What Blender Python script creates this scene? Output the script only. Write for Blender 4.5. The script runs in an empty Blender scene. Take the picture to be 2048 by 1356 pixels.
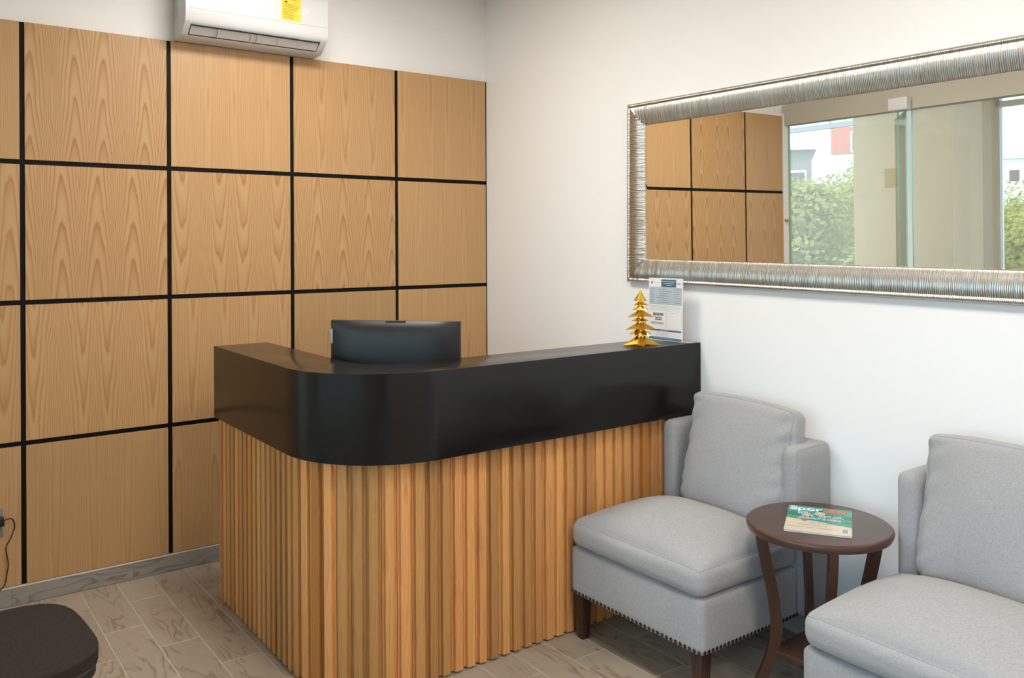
import bpy, bmesh, math, random
from mathutils import Vector, Matrix, noise
random.seed(7)
SC = bpy.context.scene
COL = SC.collection
PI = math.pi
rad = math.radians

# ------------------------------------------------------------------ camera
cam_d = bpy.data.cameras.new('camera')
cam = bpy.data.objects.new('camera', cam_d)
COL.objects.link(cam)
SC.camera = cam
yaw, roll = 0.63154, -0.00476
fw = Vector((math.sin(yaw), math.cos(yaw), 0))
rt0 = Vector((math.cos(yaw), -math.sin(yaw), 0))
up0 = Vector((0, 0, 1))
rt = rt0 * math.cos(roll) + up0 * math.sin(roll)
up = up0 * math.cos(roll) - rt0 * math.sin(roll)
M = Matrix((rt, up, -fw)).transposed().to_4x4()
M.translation = Vector((-2.92168, -4.24954, 1.55212))
cam.matrix_world = M
cam_d.sensor_width = 36
cam_d.sensor_fit = 'HORIZONTAL'
cam_d.lens = 1714.74 / 2048 * 36
cam_d.shift_y = -(678 - 486.54) / 2048
cam_d.clip_start = 0.02
cam_d.clip_end = 500

# ------------------------------------------------------------------ world, sun, big lights, exposure
SC.view_settings.view_transform = 'Standard'
SC.view_settings.look = 'None'
SC.view_settings.gamma = 1
SC.view_settings.use_curve_mapping = False
SC.view_settings.exposure = 0.10
world = bpy.data.worlds.new('sky')
SC.world = world
world.use_nodes = True
wn = world.node_tree
wn.nodes['Background'].inputs['Color'].default_value = (0.45, 0.69, 1.0, 1)
wn.nodes['Background'].inputs['Strength'].default_value = 5.8
sun_d = bpy.data.lights.new('sun', 'SUN')
sun = bpy.data.objects.new('sun', sun_d)
COL.objects.link(sun)
sun.rotation_euler = (rad(38), 0, rad(-70 + 180))
sun_d.energy = 3.0
sun_d.angle = rad(0.6)
sun_d.color = (1, 0.95, 0.86)
LAMP_PANELS = [(-1.45, -1.15), (-1.45, -3.1), (-1.45, -5.0)]
LAMP_POWER = 29.5
LAMP_COLOR = (1.0, 0.935, 0.85)

# ------------------------------------------------------------------ node helpers
def new_mat(name):
    m = bpy.data.materials.new(name)
    m.use_nodes = True
    nt = m.node_tree
    for n in list(nt.nodes):
        nt.nodes.remove(n)
    out = nt.nodes.new('ShaderNodeOutputMaterial')
    return m, nt, out

class NT:
    def __init__(s, nt): s.nt = nt
    def n(s, t, **kw):
        x = s.nt.nodes.new(t)
        for k, v in kw.items(): setattr(x, k, v)
        return x
    def l(s, a, b): s.nt.links.new(a, b)
    def val(s, x, sock):
        if hasattr(x, 'is_output') or isinstance(x, bpy.types.NodeSocket): s.l(x, sock)
        else: sock.default_value = x
    def math(s, op, a, b=0.0, c=0.0, clamp=False):
        x = s.n('ShaderNodeMath', operation=op)
        x.use_clamp = clamp
        s.val(a, x.inputs[0]); s.val(b, x.inputs[1]); s.val(c, x.inputs[2])
        return x.outputs[0]
    def vec(s, x=0.0, y=0.0, z=0.0):
        c = s.n('ShaderNodeCombineXYZ')
        s.val(x, c.inputs[0]); s.val(y, c.inputs[1]); s.val(z, c.inputs[2])
        return c.outputs[0]
    def noise(s, v, scale=5, detail=2, rough=.5, dist=0.0):
        x = s.n('ShaderNodeTexNoise')
        s.l(v, x.inputs['Vector'])
        x.inputs['Scale'].default_value = scale
        x.inputs['Detail'].default_value = detail
        x.inputs['Roughness'].default_value = rough
        x.inputs['Distortion'].default_value = dist
        return x.outputs['Fac']
    def mix(s, f, a, b, mode='MIX'):
        x = s.n('ShaderNodeMix', data_type='RGBA', blend_type=mode)
        s.val(f, x.inputs[0])
        for v, so in ((a, x.inputs[6]), (b, x.inputs[7])):
            if isinstance(v, tuple): so.default_value = (*v[:3], 1)
            else: s.l(v, so)
        return x.outputs[2]
    def ramp(s, f, stops):
        x = s.n('ShaderNodeValToRGB')
        s.l(f, x.inputs[0])
        e = x.color_ramp.elements
        while len(e) < len(stops): e.new(.5)
        for el, (p, c) in zip(e, stops):
            el.position = p
            el.color = (*c, 1) if isinstance(c, tuple) else (c, c, c, 1)
        return x.outputs[0]

def bsdf(N, out, color, rough=.5, metal=0.0, bump=None, bstr=.2, bdist=.002, spec=.5, **kw):
    b = N.n('ShaderNodeBsdfPrincipled')
    if isinstance(color, tuple): b.inputs['Base Color'].default_value = (*color[:3], 1)
    else: N.l(color, b.inputs['Base Color'])
    N.val(rough, b.inputs['Roughness'])
    b.inputs['Metallic'].default_value = metal
    b.inputs['Specular IOR Level'].default_value = spec
    for k, v in kw.items():
        b.inputs[k.replace('_', ' ')].default_value = v
    if bump is not None:
        bp = N.n('ShaderNodeBump')
        bp.inputs['Strength'].default_value = bstr
        bp.inputs['Distance'].default_value = bdist
        N.l(bump, bp.inputs['Height'])
        N.l(bp.outputs[0], b.inputs['Normal'])
    N.l(b.outputs[0], out.inputs[0])
    return b

def simple(name, color, rough=.5, metal=0.0, spec=.5, nz=0.0, **kw):
    """plain surface with faint procedural variation"""
    m, nt, out = new_mat(name)
    N = NT(nt)
    tc = N.n('ShaderNodeTexCoord').outputs['Object']
    f = N.noise(tc, 14, 3)
    dk = tuple(c * (1 - nz) for c in color)
    c = N.mix(f, color, dk) if nz else color
    bsdf(N, out, c, rough, metal, spec=spec, **kw)
    return m

def emit(name, color, strength):
    m, nt, out = new_mat(name)
    e = nt.nodes.new('ShaderNodeEmission')
    e.inputs[0].default_value = (*color, 1)
    e.inputs[1].default_value = strength
    nt.links.new(e.outputs[0], out.inputs[0])
    return m

# ------------------------------------------------------------------ materials
def mat_wall():
    m, nt, out = new_mat('painted_plaster')
    N = NT(nt)
    tc = N.n('ShaderNodeTexCoord').outputs['Object']
    f = N.noise(tc, 260, 3, .6)
    g = N.noise(tc, 1.3, 2)
    c = N.mix(g, (0.86, 0.855, 0.845), (0.88, 0.875, 0.865))
    bsdf(N, out, c, .75, bump=f, bstr=.12, bdist=.0008, spec=.25)
    return m

def mat_veneer():
    """flat-cut oak veneer, book matched. obj.color: R cathedral amount, G phase, B tone, A direction"""
    m, nt, out = new_mat('oak_veneer')
    N = NT(nt)
    tc = N.n('ShaderNodeTexCoord').outputs['Object']
    oi = N.n('ShaderNodeObjectInfo')
    sep = N.n('ShaderNodeSeparateColor'); N.l(oi.outputs['Color'], sep.inputs[0])
    R, G, B = sep.outputs[0], sep.outputs[1], sep.outputs[2]
    A = oi.outputs['Alpha']
    sx = N.n('ShaderNodeSeparateXYZ'); N.l(tc, sx.inputs[0])
    x, z = sx.outputs[0], sx.outputs[2]
    x = N.math('ADD', x, N.math('MULTIPLY', G, .13))
    # leaf of veneer: mirrored every leaf width
    leaf = .148
    pp = N.math('PINGPONG', x, leaf)
    u = N.math('SUBTRACT', pp, N.math('ADD', N.math('MULTIPLY', G, .03), .052))
    ph = N.math('MULTIPLY', G, 37.7)
    wv = N.vec(N.math('MULTIPLY', pp, 9.0), ph, N.math('MULTIPLY', z, 1.3))
    warp = N.noise(wv, 1.0, 3, .55)
    wv2 = N.vec(N.math('MULTIPLY', pp, 40.0), ph, N.math('MULTIPLY', z, 9.0))
    warp2 = N.noise(wv2, 1.0, 3, .6)
    au = N.math('ABSOLUTE', N.math('ADD', u, N.math('MULTIPLY', N.math('SUBTRACT', warp, .5), .03)))
    au = N.math('POWER', N.math('MULTIPLY', au, 30.0), 1.85)
    zz = N.math('MULTIPLY', z, N.math('SUBTRACT', N.math('MULTIPLY', A, 2.0), 1.0))
    F = N.math('ADD', N.math('MULTIPLY', au, N.math('ADD', N.math('MULTIPLY', R, -.55), 1.55)),
               N.math('MULTIPLY', zz, N.math('ADD', N.math('MULTIPLY', R, 5.2), .30)))
    F = N.math('ADD', F, N.math('ADD', N.math('MULTIPLY', warp, 2.6), N.math('MULTIPLY', warp2, .16)))
    F = N.math('ADD', F, ph)
    saw = N.math('FRACT', F)
    # ring profile: slow rise then sharp late wood line
    ring = N.ramp(saw, [(0.0, 0.0), (.35, .06), (.68, .45), (.86, 1.0), (1.0, 0.0)])
    # fine straight pore lines
    fv = N.vec(N.math('MULTIPLY', x, 420.0), ph, N.math('MULTIPLY', z, 7.0))
    fine = N.noise(fv, 1.0, 3, .65)
    fv2 = N.vec(N.math('MULTIPLY', x, 60.0), ph, N.math('MULTIPLY', z, 1.2))
    band = N.noise(fv2, 1.0, 2, .5)
    big = N.noise(N.vec(N.math('MULTIPLY', x, 4.0), ph, N.math('MULTIPLY', z, 1.0)), 1.0, 2)
    amt = N.math('ADD', N.math('MULTIPLY', R, .44), .34)
    c0 = N.mix(big, (0.515, 0.320, 0.150), (0.565, 0.358, 0.175))
    c1 = N.mix(N.math('MULTIPLY', ring, amt, clamp=True), c0, (0.34, 0.135, 0.030))
    c2 = N.mix(N.math('MULTIPLY', N.math('SUBTRACT', fine, .45), .55, clamp=True), c1, (0.28, 0.135, 0.045))
    c3 = N.mix(N.math('MULTIPLY', N.math('SUBTRACT', band, .35), .35, clamp=True), c2, (0.44, 0.235, 0.08))
    hs = N.n('ShaderNodeHueSaturation')
    N.l(c3, hs.inputs['Color'])
    N.l(N.math('ADD', N.math('MULTIPLY', B, .24), .90), hs.inputs['Value'])
    hs.inputs['Saturation'].default_value = 1.0
    bsdf(N, out, hs.outputs[0], N.math('ADD', N.math('MULTIPLY', fine, .1), .34), bump=fine, bstr=.08, bdist=.0006, spec=.4)
    return m

def mat_slat():
    m, nt, out = new_mat('oak_slat')
    N = NT(nt)
    tc = N.n('ShaderNodeTexCoord').outputs['Object']
    oi = N.n('ShaderNodeObjectInfo')
    sep = N.n('ShaderNodeSeparateColor'); N.l(oi.outputs['Color'], sep.inputs[0])
    R, G, B = sep.outputs[0], sep.outputs[1], sep.outputs[2]
    sx = N.n('ShaderNodeSeparateXYZ'); N.l(tc, sx.inputs[0])
    xy = N.math('ADD', sx.outputs[0], N.math('MULTIPLY', sx.outputs[1], .8))
    z = sx.outputs[2]
    ph = N.math('MULTIPLY', G, 61.0)
    w = N.noise(N.vec(N.math('MULTIPLY', xy, 12.0), ph, N.math('MULTIPLY', z, 1.1)), 1, 3, .6)
    F = N.math('ADD', N.math('MULTIPLY', xy, 70.0), N.math('MULTIPLY', w, 7.0))
    saw = N.math('FRACT', F)
    ring = N.ramp(saw, [(0, 0.0), (.6, .35), (.85, 1.0), (1, 0.0)])
    fine = N.noise(N.vec(N.math('MULTIPLY', xy, 600.0), ph, N.math('MULTIPLY', z, 14.0)), 1, 3, .65)
    kn = N.noise(N.vec(N.math('MULTIPLY', xy, 30.0), ph, N.math('MULTIPLY', z, 3.0)), 1, 3, .6)
    base = N.mix(R, (0.72, 0.350, 0.145), (0.67, 0.365, 0.140))
    base = N.mix(N.math('GREATER_THAN', G, .8), base, (0.53, 0.235, 0.075))
    c = N.mix(N.math('MULTIPLY', ring, .38), base, (0.36, 0.155, 0.045))
    c = N.mix(N.math('MULTIPLY', N.math('SUBTRACT', fine, .42), .6, clamp=True), c, (0.26, 0.11, 0.035))
    c = N.mix(N.math('MULTIPLY', N.math('SUBTRACT', kn, .62), 3.5, clamp=True), c, (0.25, 0.10, 0.03))
    hs = N.n('ShaderNodeHueSaturation'); N.l(c, hs.inputs['Color'])
    N.l(N.math('ADD', N.math('MULTIPLY', B, .50), .72), hs.inputs['Value'])
    hs.inputs['Saturation'].default_value = 1.04
    bsdf(N, out, hs.outputs[0], .38, bump=fine, bstr=.12, bdist=.0006, spec=.4)
    return m

def mat_tile(name='wood_look_tile', c0=(0.36, 0.30, 0.235), c1=(0.43, 0.365, 0.29), vein=(0.17, 0.105, 0.065), axis=0, amt=.85):
    m, nt, out = new_mat(name)
    N = NT(nt)
    tc = N.n('ShaderNodeTexCoord').outputs['Object']
    oi = N.n('ShaderNodeObjectInfo')
    rnd = oi.outputs['Random']
    sx = N.n('ShaderNodeSeparateXYZ'); N.l(tc, sx.inputs[0])
    a, b = (sx.outputs[0], sx.outputs[1]) if axis == 0 else (sx.outputs[2], sx.outputs[0])
    off = N.math('MULTIPLY', rnd, 43.0)
    w = N.noise(N.vec(N.math('MULTIPLY', a, 10.0), N.math('MULTIPLY', b, 2.2), off), 1, 3, .45)
    F = N.math('ADD', N.math('MULTIPLY', a, 20.0), N.math('MULTIPLY', w, 10.0))
    F = N.math('ADD', F, off)
    saw = N.math('FRACT', F)
    ring = N.ramp(saw, [(0, 0.0), (.55, .1), (.85, .9), (1, 0.0)])
    sel = N.noise(N.vec(N.math('MULTIPLY', a, 13.0), N.math('MULTIPLY', b, 3.0), N.math('ADD', off, 9.0)), 1, 2)
    sel = N.ramp(sel, [(.42, 0.0), (.60, 1.0)])
    fine = N.noise(N.vec(N.math('MULTIPLY', a, 160.0), N.math('MULTIPLY', b, 16.0), off), 1, 4, .65)
    c = N.mix(N.noise(N.vec(a, b, off), 7, 3), c0, c1)
    c = N.mix(N.math('MULTIPLY', fine, .35), c, tuple(x * .72 for x in c0))
    c = N.mix(N.math('MULTIPLY', N.math('MULTIPLY', ring, sel), amt), c, vein)
    hs = N.n('ShaderNodeHueSaturation'); N.l(c, hs.inputs['Color'])
    N.l(N.math('ADD', N.math('MULTIPLY', rnd, .14), .94), hs.inputs['Value'])
    bsdf(N, out, hs.outputs[0], .42, bump=fine, bstr=.1, bdist=.0006, spec=.45)
    return m

def mat_fabric(name, ca, cb, rough=.92, sc=1.0, bs=.35, sheen=.2):
    m, nt, out = new_mat(name)
    N = NT(nt)
    tc = N.n('ShaderNodeTexCoord').outputs['Object']
    sx = N.n('ShaderNodeSeparateXYZ'); N.l(tc, sx.inputs[0])
    x, y, z = sx.outputs
    h = N.math('ADD', x, y)
    v1 = N.noise(N.vec(N.math('MULTIPLY', x, 900.0 * sc), N.math('MULTIPLY', y, 900.0 * sc), N.math('MULTIPLY', z, 130.0 * sc)), 1, 3, .6)
    v2 = N.noise(N.vec(N.math('MULTIPLY', x, 130.0 * sc), N.math('MULTIPLY', y, 130.0 * sc), N.math('MULTIPLY', z, 900.0 * sc)), 1, 3, .6)
    v3 = N.noise(tc, 5, 3)
    f = N.math('ADD', N.math('MULTIPLY', v1, .55), N.math('MULTIPLY', v2, .45))
    f2 = N.ramp(f, [(.36, 0.0), (.64, 1.0)])
    c = N.mix(f2, ca, cb)
    c = N.mix(N.math('MULTIPLY', v3, .22), c, tuple(q * .8 for q in ca))
    b = bsdf(N, out, c, rough, bump=f, bstr=bs, bdist=.0012, spec=.15)
    b.inputs['Sheen Weight'].default_value = sheen
    return m

def mat_blackstone():
    m, nt, out = new_mat('black_counter')
    N = NT(nt)
    tc = N.n('ShaderNodeTexCoord').outputs['Object']
    f = N.noise(tc, 420, 2, .6)
    g = N.noise(tc, 9, 4, .6)
    c = N.mix(g, (0.0048, 0.0042, 0.0038), (0.0075, 0.0068, 0.0062))
    r = N.math('ADD', N.math('MULTIPLY', g, .07), .17)
    bsdf(N, out, c, r, spec=.36)
    return m

def mat_darkwood():
    m, nt, out = new_mat('walnut_stain')
    N = NT(nt)
    tc = N.n('ShaderNodeTexCoord').outputs['Object']
    sx = N.n('ShaderNodeSeparateXYZ'); N.l(tc, sx.inputs[0])
    x, y, z = sx.outputs
    f = N.noise(N.vec(N.math('MULTIPLY', x, 8.0), N.math('MULTIPLY', y, 80.0), N.math('MULTIPLY', z, 6.0)), 1, 4, .6)
    c = N.mix(f, (0.048, 0.020, 0.012), (0.088, 0.037, 0.020))
    bsdf(N, out, c, .34, bump=f, bstr=.05, bdist=.0005, spec=.5, Coat_Weight=.2)
    return m

def mat_glass(name, tint=(0.985, 0.95, 0.875), haze=0.0):
    """architectural pane: clear transmission plus fresnel mirror reflection and an optional diffuse haze"""
    m, nt, out = new_mat(name)
    N = NT(nt)
    tr = N.n('ShaderNodeBsdfTransparent'); tr.inputs[0].default_value = (*tint, 1)
    gl = N.n('ShaderNodeBsdfGlossy'); gl.inputs['Roughness'].default_value = .0
    lw = N.n('ShaderNodeFresnel'); lw.inputs[0].default_value = 1.5
    mx = N.n('ShaderNodeMixShader')
    N.l(lw.outputs[0], mx.inputs[0]); N.l(tr.outputs[0], mx.inputs[1]); N.l(gl.outputs[0], mx.inputs[2])
    last = mx.outputs[0]
    if haze:
        df = N.n('ShaderNodeBsdfDiffuse'); df.inputs[0].default_value = (0.92, 0.79, 0.60, 1)
        tl = N.n('ShaderNodeBsdfTranslucent'); tl.inputs[0].default_value = (0.92, 0.79, 0.60, 1)
        m1 = N.n('ShaderNodeMixShader'); m1.inputs[0].default_value = .5
        N.l(df.outputs[0], m1.inputs[1]); N.l(tl.outputs[0], m1.inputs[2])
        m2 = N.n('ShaderNodeMixShader'); m2.inputs[0].default_value = haze
        N.l(last, m2.inputs[1]); N.l(m1.outputs[0], m2.inputs[2])
        last = m2.outputs[0]
    N.l(last, out.inputs[0])
    return m

def mat_foliage(name, a, b):
    m, nt, out = new_mat(name)
    N = NT(nt)
    tc = N.n('ShaderNodeTexCoord').outputs['Object']
    f = N.noise(tc, 1.7, 4, .7)
    c = N.mix(f, a, b)
    bs = bsdf(N, out, c, .6, spec=.3)
    tl = N.n('ShaderNodeBsdfTranslucent')
    N.l(c, tl.inputs[0])
    mx = N.n('ShaderNodeMixShader'); mx.inputs[0].default_value = .35
    N.l(bs.outputs[0], mx.inputs[1]); N.l(tl.outputs[0], mx.inputs[2])
    N.l(mx.outputs[0], out.inputs[0])
    return m

MT = dict(
    wall=mat_wall(),
    ceiling=simple('ceiling_paint', (0.90, 0.895, 0.88), .85, spec=.2, nz=.02),
    veneer=mat_veneer(), slat=mat_slat(),
    tile=mat_tile(),
    skirt=mat_tile('skirting_tile', (0.27, 0.245, 0.22), (0.37, 0.345, 0.315), (0.12, 0.10, 0.085), axis=1, amt=.8),
    grout=simple('grout', (0.56, 0.51, 0.43), .85, nz=.15),
    black_groove=simple('black_channel', (0.0055, 0.0052, 0.005), .55, nz=.2, spec=.15),
    counter=mat_blackstone(),
    fabric=mat_fabric('grey_linen', (0.285, 0.283, 0.285), (0.455, 0.450, 0.448)),
    fabric_dark=mat_fabric('brown_grey_cloth', (0.026, 0.019, 0.017), (0.052, 0.040, 0.036), sc=1.0, bs=.5, sheen=0.0),
    seam=simple('seam_thread', (0.33, 0.33, 0.33), .9, nz=.1),
    legwood=simple('dark_leg_wood', (0.052, 0.022, 0.013), .38, nz=.35),
    walnut=mat_darkwood(),
    nail=simple('aged_bronze', (0.085, 0.05, 0.042), .35, .9, nz=.2),
    silver=simple('silver_leaf', (0.58, 0.555, 0.50), .30, 1.0, nz=.22),
    mirror=simple('mirror_silvering', (0.93, 0.93, 0.90), .0, 1.0),
    gold=simple('gold_foil', (0.86, 0.52, 0.07), .20, 1.0, nz=.08),
    white_plastic=simple('white_plastic', (0.66, 0.67, 0.69), .22, nz=.01, spec=.5),
    vane=simple('vane_plastic', (0.62, 0.60, 0.59), .4, nz=.02),
    duct=simple('duct_grey', (0.42, 0.41, 0.41), .6, nz=.05),
    yellow=simple('yellow_label', (0.80, 0.62, 0.03), .5, nz=.03),
    ink=simple('dark_ink', (0.03, 0.03, 0.035), .6),
    ink_brown=simple('brown_ink', (0.30, 0.20, 0.02), .6),
    paper=simple('white_paper', (0.80, 0.80, 0.82), .55, nz=.01),
    teal=simple('teal_print', (0.055, 0.13, 0.19), .5, nz=.03),
    blueprint=simple('blue_print', (0.08, 0.20, 0.33), .5, nz=.05),
    palegrey=simple('pale_blue_grey_print', (0.46, 0.53, 0.58), .5, nz=.02),
    greyink=simple('grey_ink', (0.22, 0.25, 0.29), .6),
    lightink=simple('light_grey_ink', (0.50, 0.50, 0.54), .6),
    red=simple('red_print', (0.60, 0.05, 0.06), .5),
    monitor=simple('monitor_plastic', (0.011, 0.011, 0.012), .42, nz=.15),
    black=simple('black_plastic', (0.012, 0.012, 0.012), .45, nz=.1),
    chrome=simple('brushed_steel', (0.62, 0.62, 0.60), .25, 1.0, nz=.05),
    brass=simple('brass', (0.65, 0.46, 0.14), .3, 1.0, nz=.05),
    outlet=simple('grey_outlet_plate', (0.22, 0.23, 0.25), .4, nz=.05),
    cord=simple('black_cord', (0.02, 0.014, 0.010), .5, nz=.1),
    glass=mat_glass('partition_glass', haze=.15),  # warm diffuse share paints the veil of room reflections over the view
    glass_clear=mat_glass('window_glass', (0.96, 0.98, 0.97)),
    glass_edge=simple('green_glass_edge', (0.25, 0.62, 0.50), .12, spec=.8, nz=.05),
    header_shade=simple('shaded_header_paint', (0.50, 0.475, 0.40), .8, nz=.02, spec=.2),  # wall paint darkened: the header's shade is put into this colour
    leaf_glare=mat_glass('leaf_glare_glass', (1, 1, 1), haze=.62),  # milky white stands in for the bright grazing reflection on the clear leaf
    beige=simple('beige_paint', (0.68, 0.55, 0.39), .8, nz=.02, spec=.2),
    beige_lit=simple('lit_beige_paint', (0.75, 0.65, 0.51), .8, nz=.02, spec=.2),  # lighter copy of beige: the column's brighter side is put into the colour
    lamp=emit('lamp_diffuser', LAMP_COLOR, LAMP_POWER),
    display=emit('display_glow', (0.72, 0.80, 1.0), 1.4),
    leaf_a=mat_foliage('leaf_green', (0.20, 0.23, 0.03), (0.46, 0.46, 0.09)),
    leaf_b=mat_foliage('leaf_olive', (0.24, 0.24, 0.05), (0.50, 0.45, 0.14)),
    bark=simple('bark', (0.12, 0.085, 0.06), .9, nz=.4),
    street=simple('asphalt', (0.20, 0.20, 0.19), .9, nz=.2),
    bwhite=simple('white_facade', (0.78, 0.76, 0.72), .8, nz=.06),
    bred=simple('red_facade', (0.62, 0.20, 0.14), .8, nz=.15),
    bgrey=simple('grey_facade', (0.28, 0.25, 0.22), .8, nz=.15),
    bwin=simple('dark_window', (0.10, 0.08, 0.08), .2, nz=.2),
    mag_green=simple('cover_green', (0.02, 0.34, 0.19), .3, nz=.25, Coat_Weight=.5),
    mag_teal=simple('cover_teal', (0.03, 0.40, 0.36), .3, nz=.2, Coat_Weight=.5),
    mag_sand=simple('cover_sand', (0.70, 0.60, 0.44), .3, nz=.12, Coat_Weight=.5),
    mag_dgreen=simple('cover_dark_green', (0.01, 0.20, 0.12), .3, nz=.2, Coat_Weight=.5),
    mag_white=simple('cover_white', (0.85, 0.86, 0.86), .35),
    mag_blue=simple('cover_blue', (0.07, 0.22, 0.55), .35),
    mag_orange=simple('cover_orange', (0.80, 0.11, 0.03), .35),
    mag_yellow=simple('cover_yellow', (0.85, 0.50, 0.05), .35),
)

# ------------------------------------------------------------------ object helpers
def link_mesh(name, me, mat, parent=None, smooth=False):
    o = bpy.data.objects.new(name, me)
    COL.objects.link(o)
    if mat is not None and not me.materials: me.materials.append(mat)
    if parent is not None: o.parent = parent
    if smooth:
        for p in me.polygons: p.use_smooth = True
    return o

def obj(name, bm, mat, parent=None, smooth=False, angle=None):
    me = bpy.data.meshes.new(name)
    bm.normal_update()
    bm.to_mesh(me); bm.free()
    o = link_mesh(name, me, mat, parent, smooth)
    if angle is not None:
        for p in me.polygons: p.use_smooth = True
        me.set_sharp_from_angle(angle=rad(angle))
    return o

def tag(o, label=None, cat=None, group=None, kind=None):
    if label: o['label'] = label
    if cat: o['category'] = cat
    if group: o['group'] = group
    if kind: o['kind'] = kind
    return o

def empty(name, loc=(0, 0, 0), rz=0, label=None, cat=None, group=None, kind=None):
    o = bpy.data.objects.new(name, None)
    o.empty_display_size = .05
    COL.objects.link(o)
    o.location = loc; o.rotation_euler = (0, 0, rz)
    return tag(o, label, cat, group, kind)

def box_bm(x0, x1, y0, y1, z0, z1, bev=0.0, seg=2, bm=None):
    own = bm is None
    if own: bm = bmesh.new()
    vs = [bm.verts.new((x, y, z)) for x in (x0, x1) for y in (y0, y1) for z in (z0, z1)]
    q = [(0, 1, 3, 2), (4, 6, 7, 5), (0, 4, 5, 1), (2, 3, 7, 6), (0, 2, 6, 4), (1, 5, 7, 3)]
    fs = [bm.faces.new([vs[i] for i in f]) for f in q]
    if bev:
        es = list({e for f in fs for e in f.edges})
        bmesh.ops.bevel(bm, geom=es, offset=bev, segments=seg, profile=.5, affect='EDGES')
    return bm

def box(name, x0, x1, y0, y1, z0, z1, mat, parent=None, bev=0.0, seg=2):
    return obj(name, box_bm(x0, x1, y0, y1, z0, z1, bev, seg), mat, parent, angle=35 if bev else None)

def prism_bm(poly, z0, z1, bm=None):
    """extrude a 2D polygon (ccw) vertically"""
    own = bm is None
    if own: bm = bmesh.new()
    a = [bm.verts.new((x, y, z0)) for x, y in poly]
    b = [bm.verts.new((x, y, z1)) for x, y in poly]
    n = len(poly)
    bm.faces.new(list(reversed(a))); bm.faces.new(b)
    for i in range(n):
        j = (i + 1) % n
        bm.faces.new((a[i], a[j], b[j], b[i]))
    return bm

def tube_bm(pts, r, n=8, bm=None, closed=False, caps=True):
    own = bm is None
    if own: bm = bmesh.new()
    pts = [Vector(p) for p in pts]
    rs = r if isinstance(r, (list, tuple)) else [r] * len(pts)
    rings = []
    m = len(pts)
    ref = Vector((0, 0, 1))
    for i, p in enumerate(pts):
        if closed: t = (pts[(i + 1) % m] - pts[i - 1])
        else: t = pts[min(i + 1, m - 1)] - pts[max(i - 1, 0)]
        t.normalize()
        if abs(t.dot(ref)) > .95: a = t.cross(Vector((1, 0, 0)))
        else: a = t.cross(ref)
        a.normalize(); b = t.cross(a)
        rings.append([bm.verts.new(p + (a * math.cos(k * 2 * PI / n) + b * math.sin(k * 2 * PI / n)) * rs[i]) for k in range(n)])
    cnt = m if closed else m - 1
    for i in range(cnt):
        A, B = rings[i], rings[(i + 1) % m]
        for k in range(n):
            j = (k + 1) % n
            bm.faces.new((A[k], A[j], B[j], B[k]))
    if caps and not closed:
        bm.faces.new(list(reversed(rings[0]))); bm.faces.new(rings[-1])
    return bm

def copy_tree(o, parent=None):
    c = o.copy(); COL.objects.link(c)
    if parent is not None: c.parent = parent
    for ch in list(o.children): copy_tree(ch, c)
    return c

def smoothstep(t):
    t = max(0.0, min(1.0, t)); return t * t * (3 - 2 * t)

def flat(name, x0, x1, z0, z1, mat, parent, y=0.0, t=.0002):
    return obj(name, box_bm(x0, x1, y, y + t, z0, z1), mat, parent)

def text_mesh(name, body, size, mat, parent=None, extrude=.0002, align='CENTER', shear=0.0, bold=0.0):
    cu = bpy.data.curves.new(name, 'FONT')
    cu.body = body; cu.size = size; cu.align_x = align; cu.align_y = 'CENTER'
    cu.extrude = extrude; cu.shear = shear; cu.offset = bold; cu.resolution_u = 3
    tmp = bpy.data.objects.new(name + '_tmp', cu)
    COL.objects.link(tmp)
    dg = bpy.context.evaluated_depsgraph_get(); dg.update()
    me = bpy.data.meshes.new_from_object(tmp.evaluated_get(dg))
    bpy.data.objects.remove(tmp); bpy.data.curves.remove(cu)
    me.materials.clear()
    return link_mesh(name, me, mat, parent)

# ================================================================== STRUCTURE
CEIL = 3.03
WY = 0.022          # plaster behind the panelling
XL, YB = -2.97, -6.0
w = box('wall_right', 0, .15, YB, WY + .15, 0, CEIL, MT['wall']); tag(w, kind='structure')
w = box('wall_back', XL - .06, 0, WY, WY + .15, 0, CEIL, MT['wall']); tag(w, kind='structure')
w = box('wall_front', XL - 1.4, .15, YB - .15, YB, 0, CEIL, MT['wall']); tag(w, kind='structure')
w = box('ceiling', XL - 1.7, .15, YB - .15, 2.2, CEIL, CEIL + .12, MT['ceiling']); tag(w, kind='structure')

# floor: grout bed and wood-look tiles laid half bond
fl = box('floor', XL - 1.7, .15, YB - .15, WY + .15, -.12, -.0006, MT['grout']); tag(fl, kind='structure')
TW, TL = .1515, .5165
JG = .0042
def tile_mesh(w_, l_):
    bm = box_bm(JG / 2, w_ - JG / 2, JG / 2, l_ - JG / 2, -.008, 0, .0006, 1)
    me = bpy.data.meshes.new('tile'); bm.to_mesh(me); bm.free()
    me.materials.append(MT['tile']); return me
TM = {}
n_t = 0
x_edge = -1.768
i0 = -8
for i in range(i0, 12):
    xa = x_edge + TW * i
    xb = min(xa + TW, 0.0)
    if xa < XL - .02 or xa > -.03: continue
    ph = -.258 if i % 2 == 0 else -.525 + .0
    ys = [0.003]
    y = ph
    while y > YB: ys.append(y); y -= TL
    for a, b in zip(ys, ys[1:]):
        ln = round(a - b, 4); wd = round(xb - xa, 4)
        if ln < .03: continue
        key = (wd, ln)
        if key not in TM: TM[key] = tile_mesh(wd, ln)
        o = bpy.data.objects.new('tile', TM[key]); COL.objects.link(o)
        o.parent = fl; o.location = (xa, b, 0)
        n_t += 1

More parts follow.
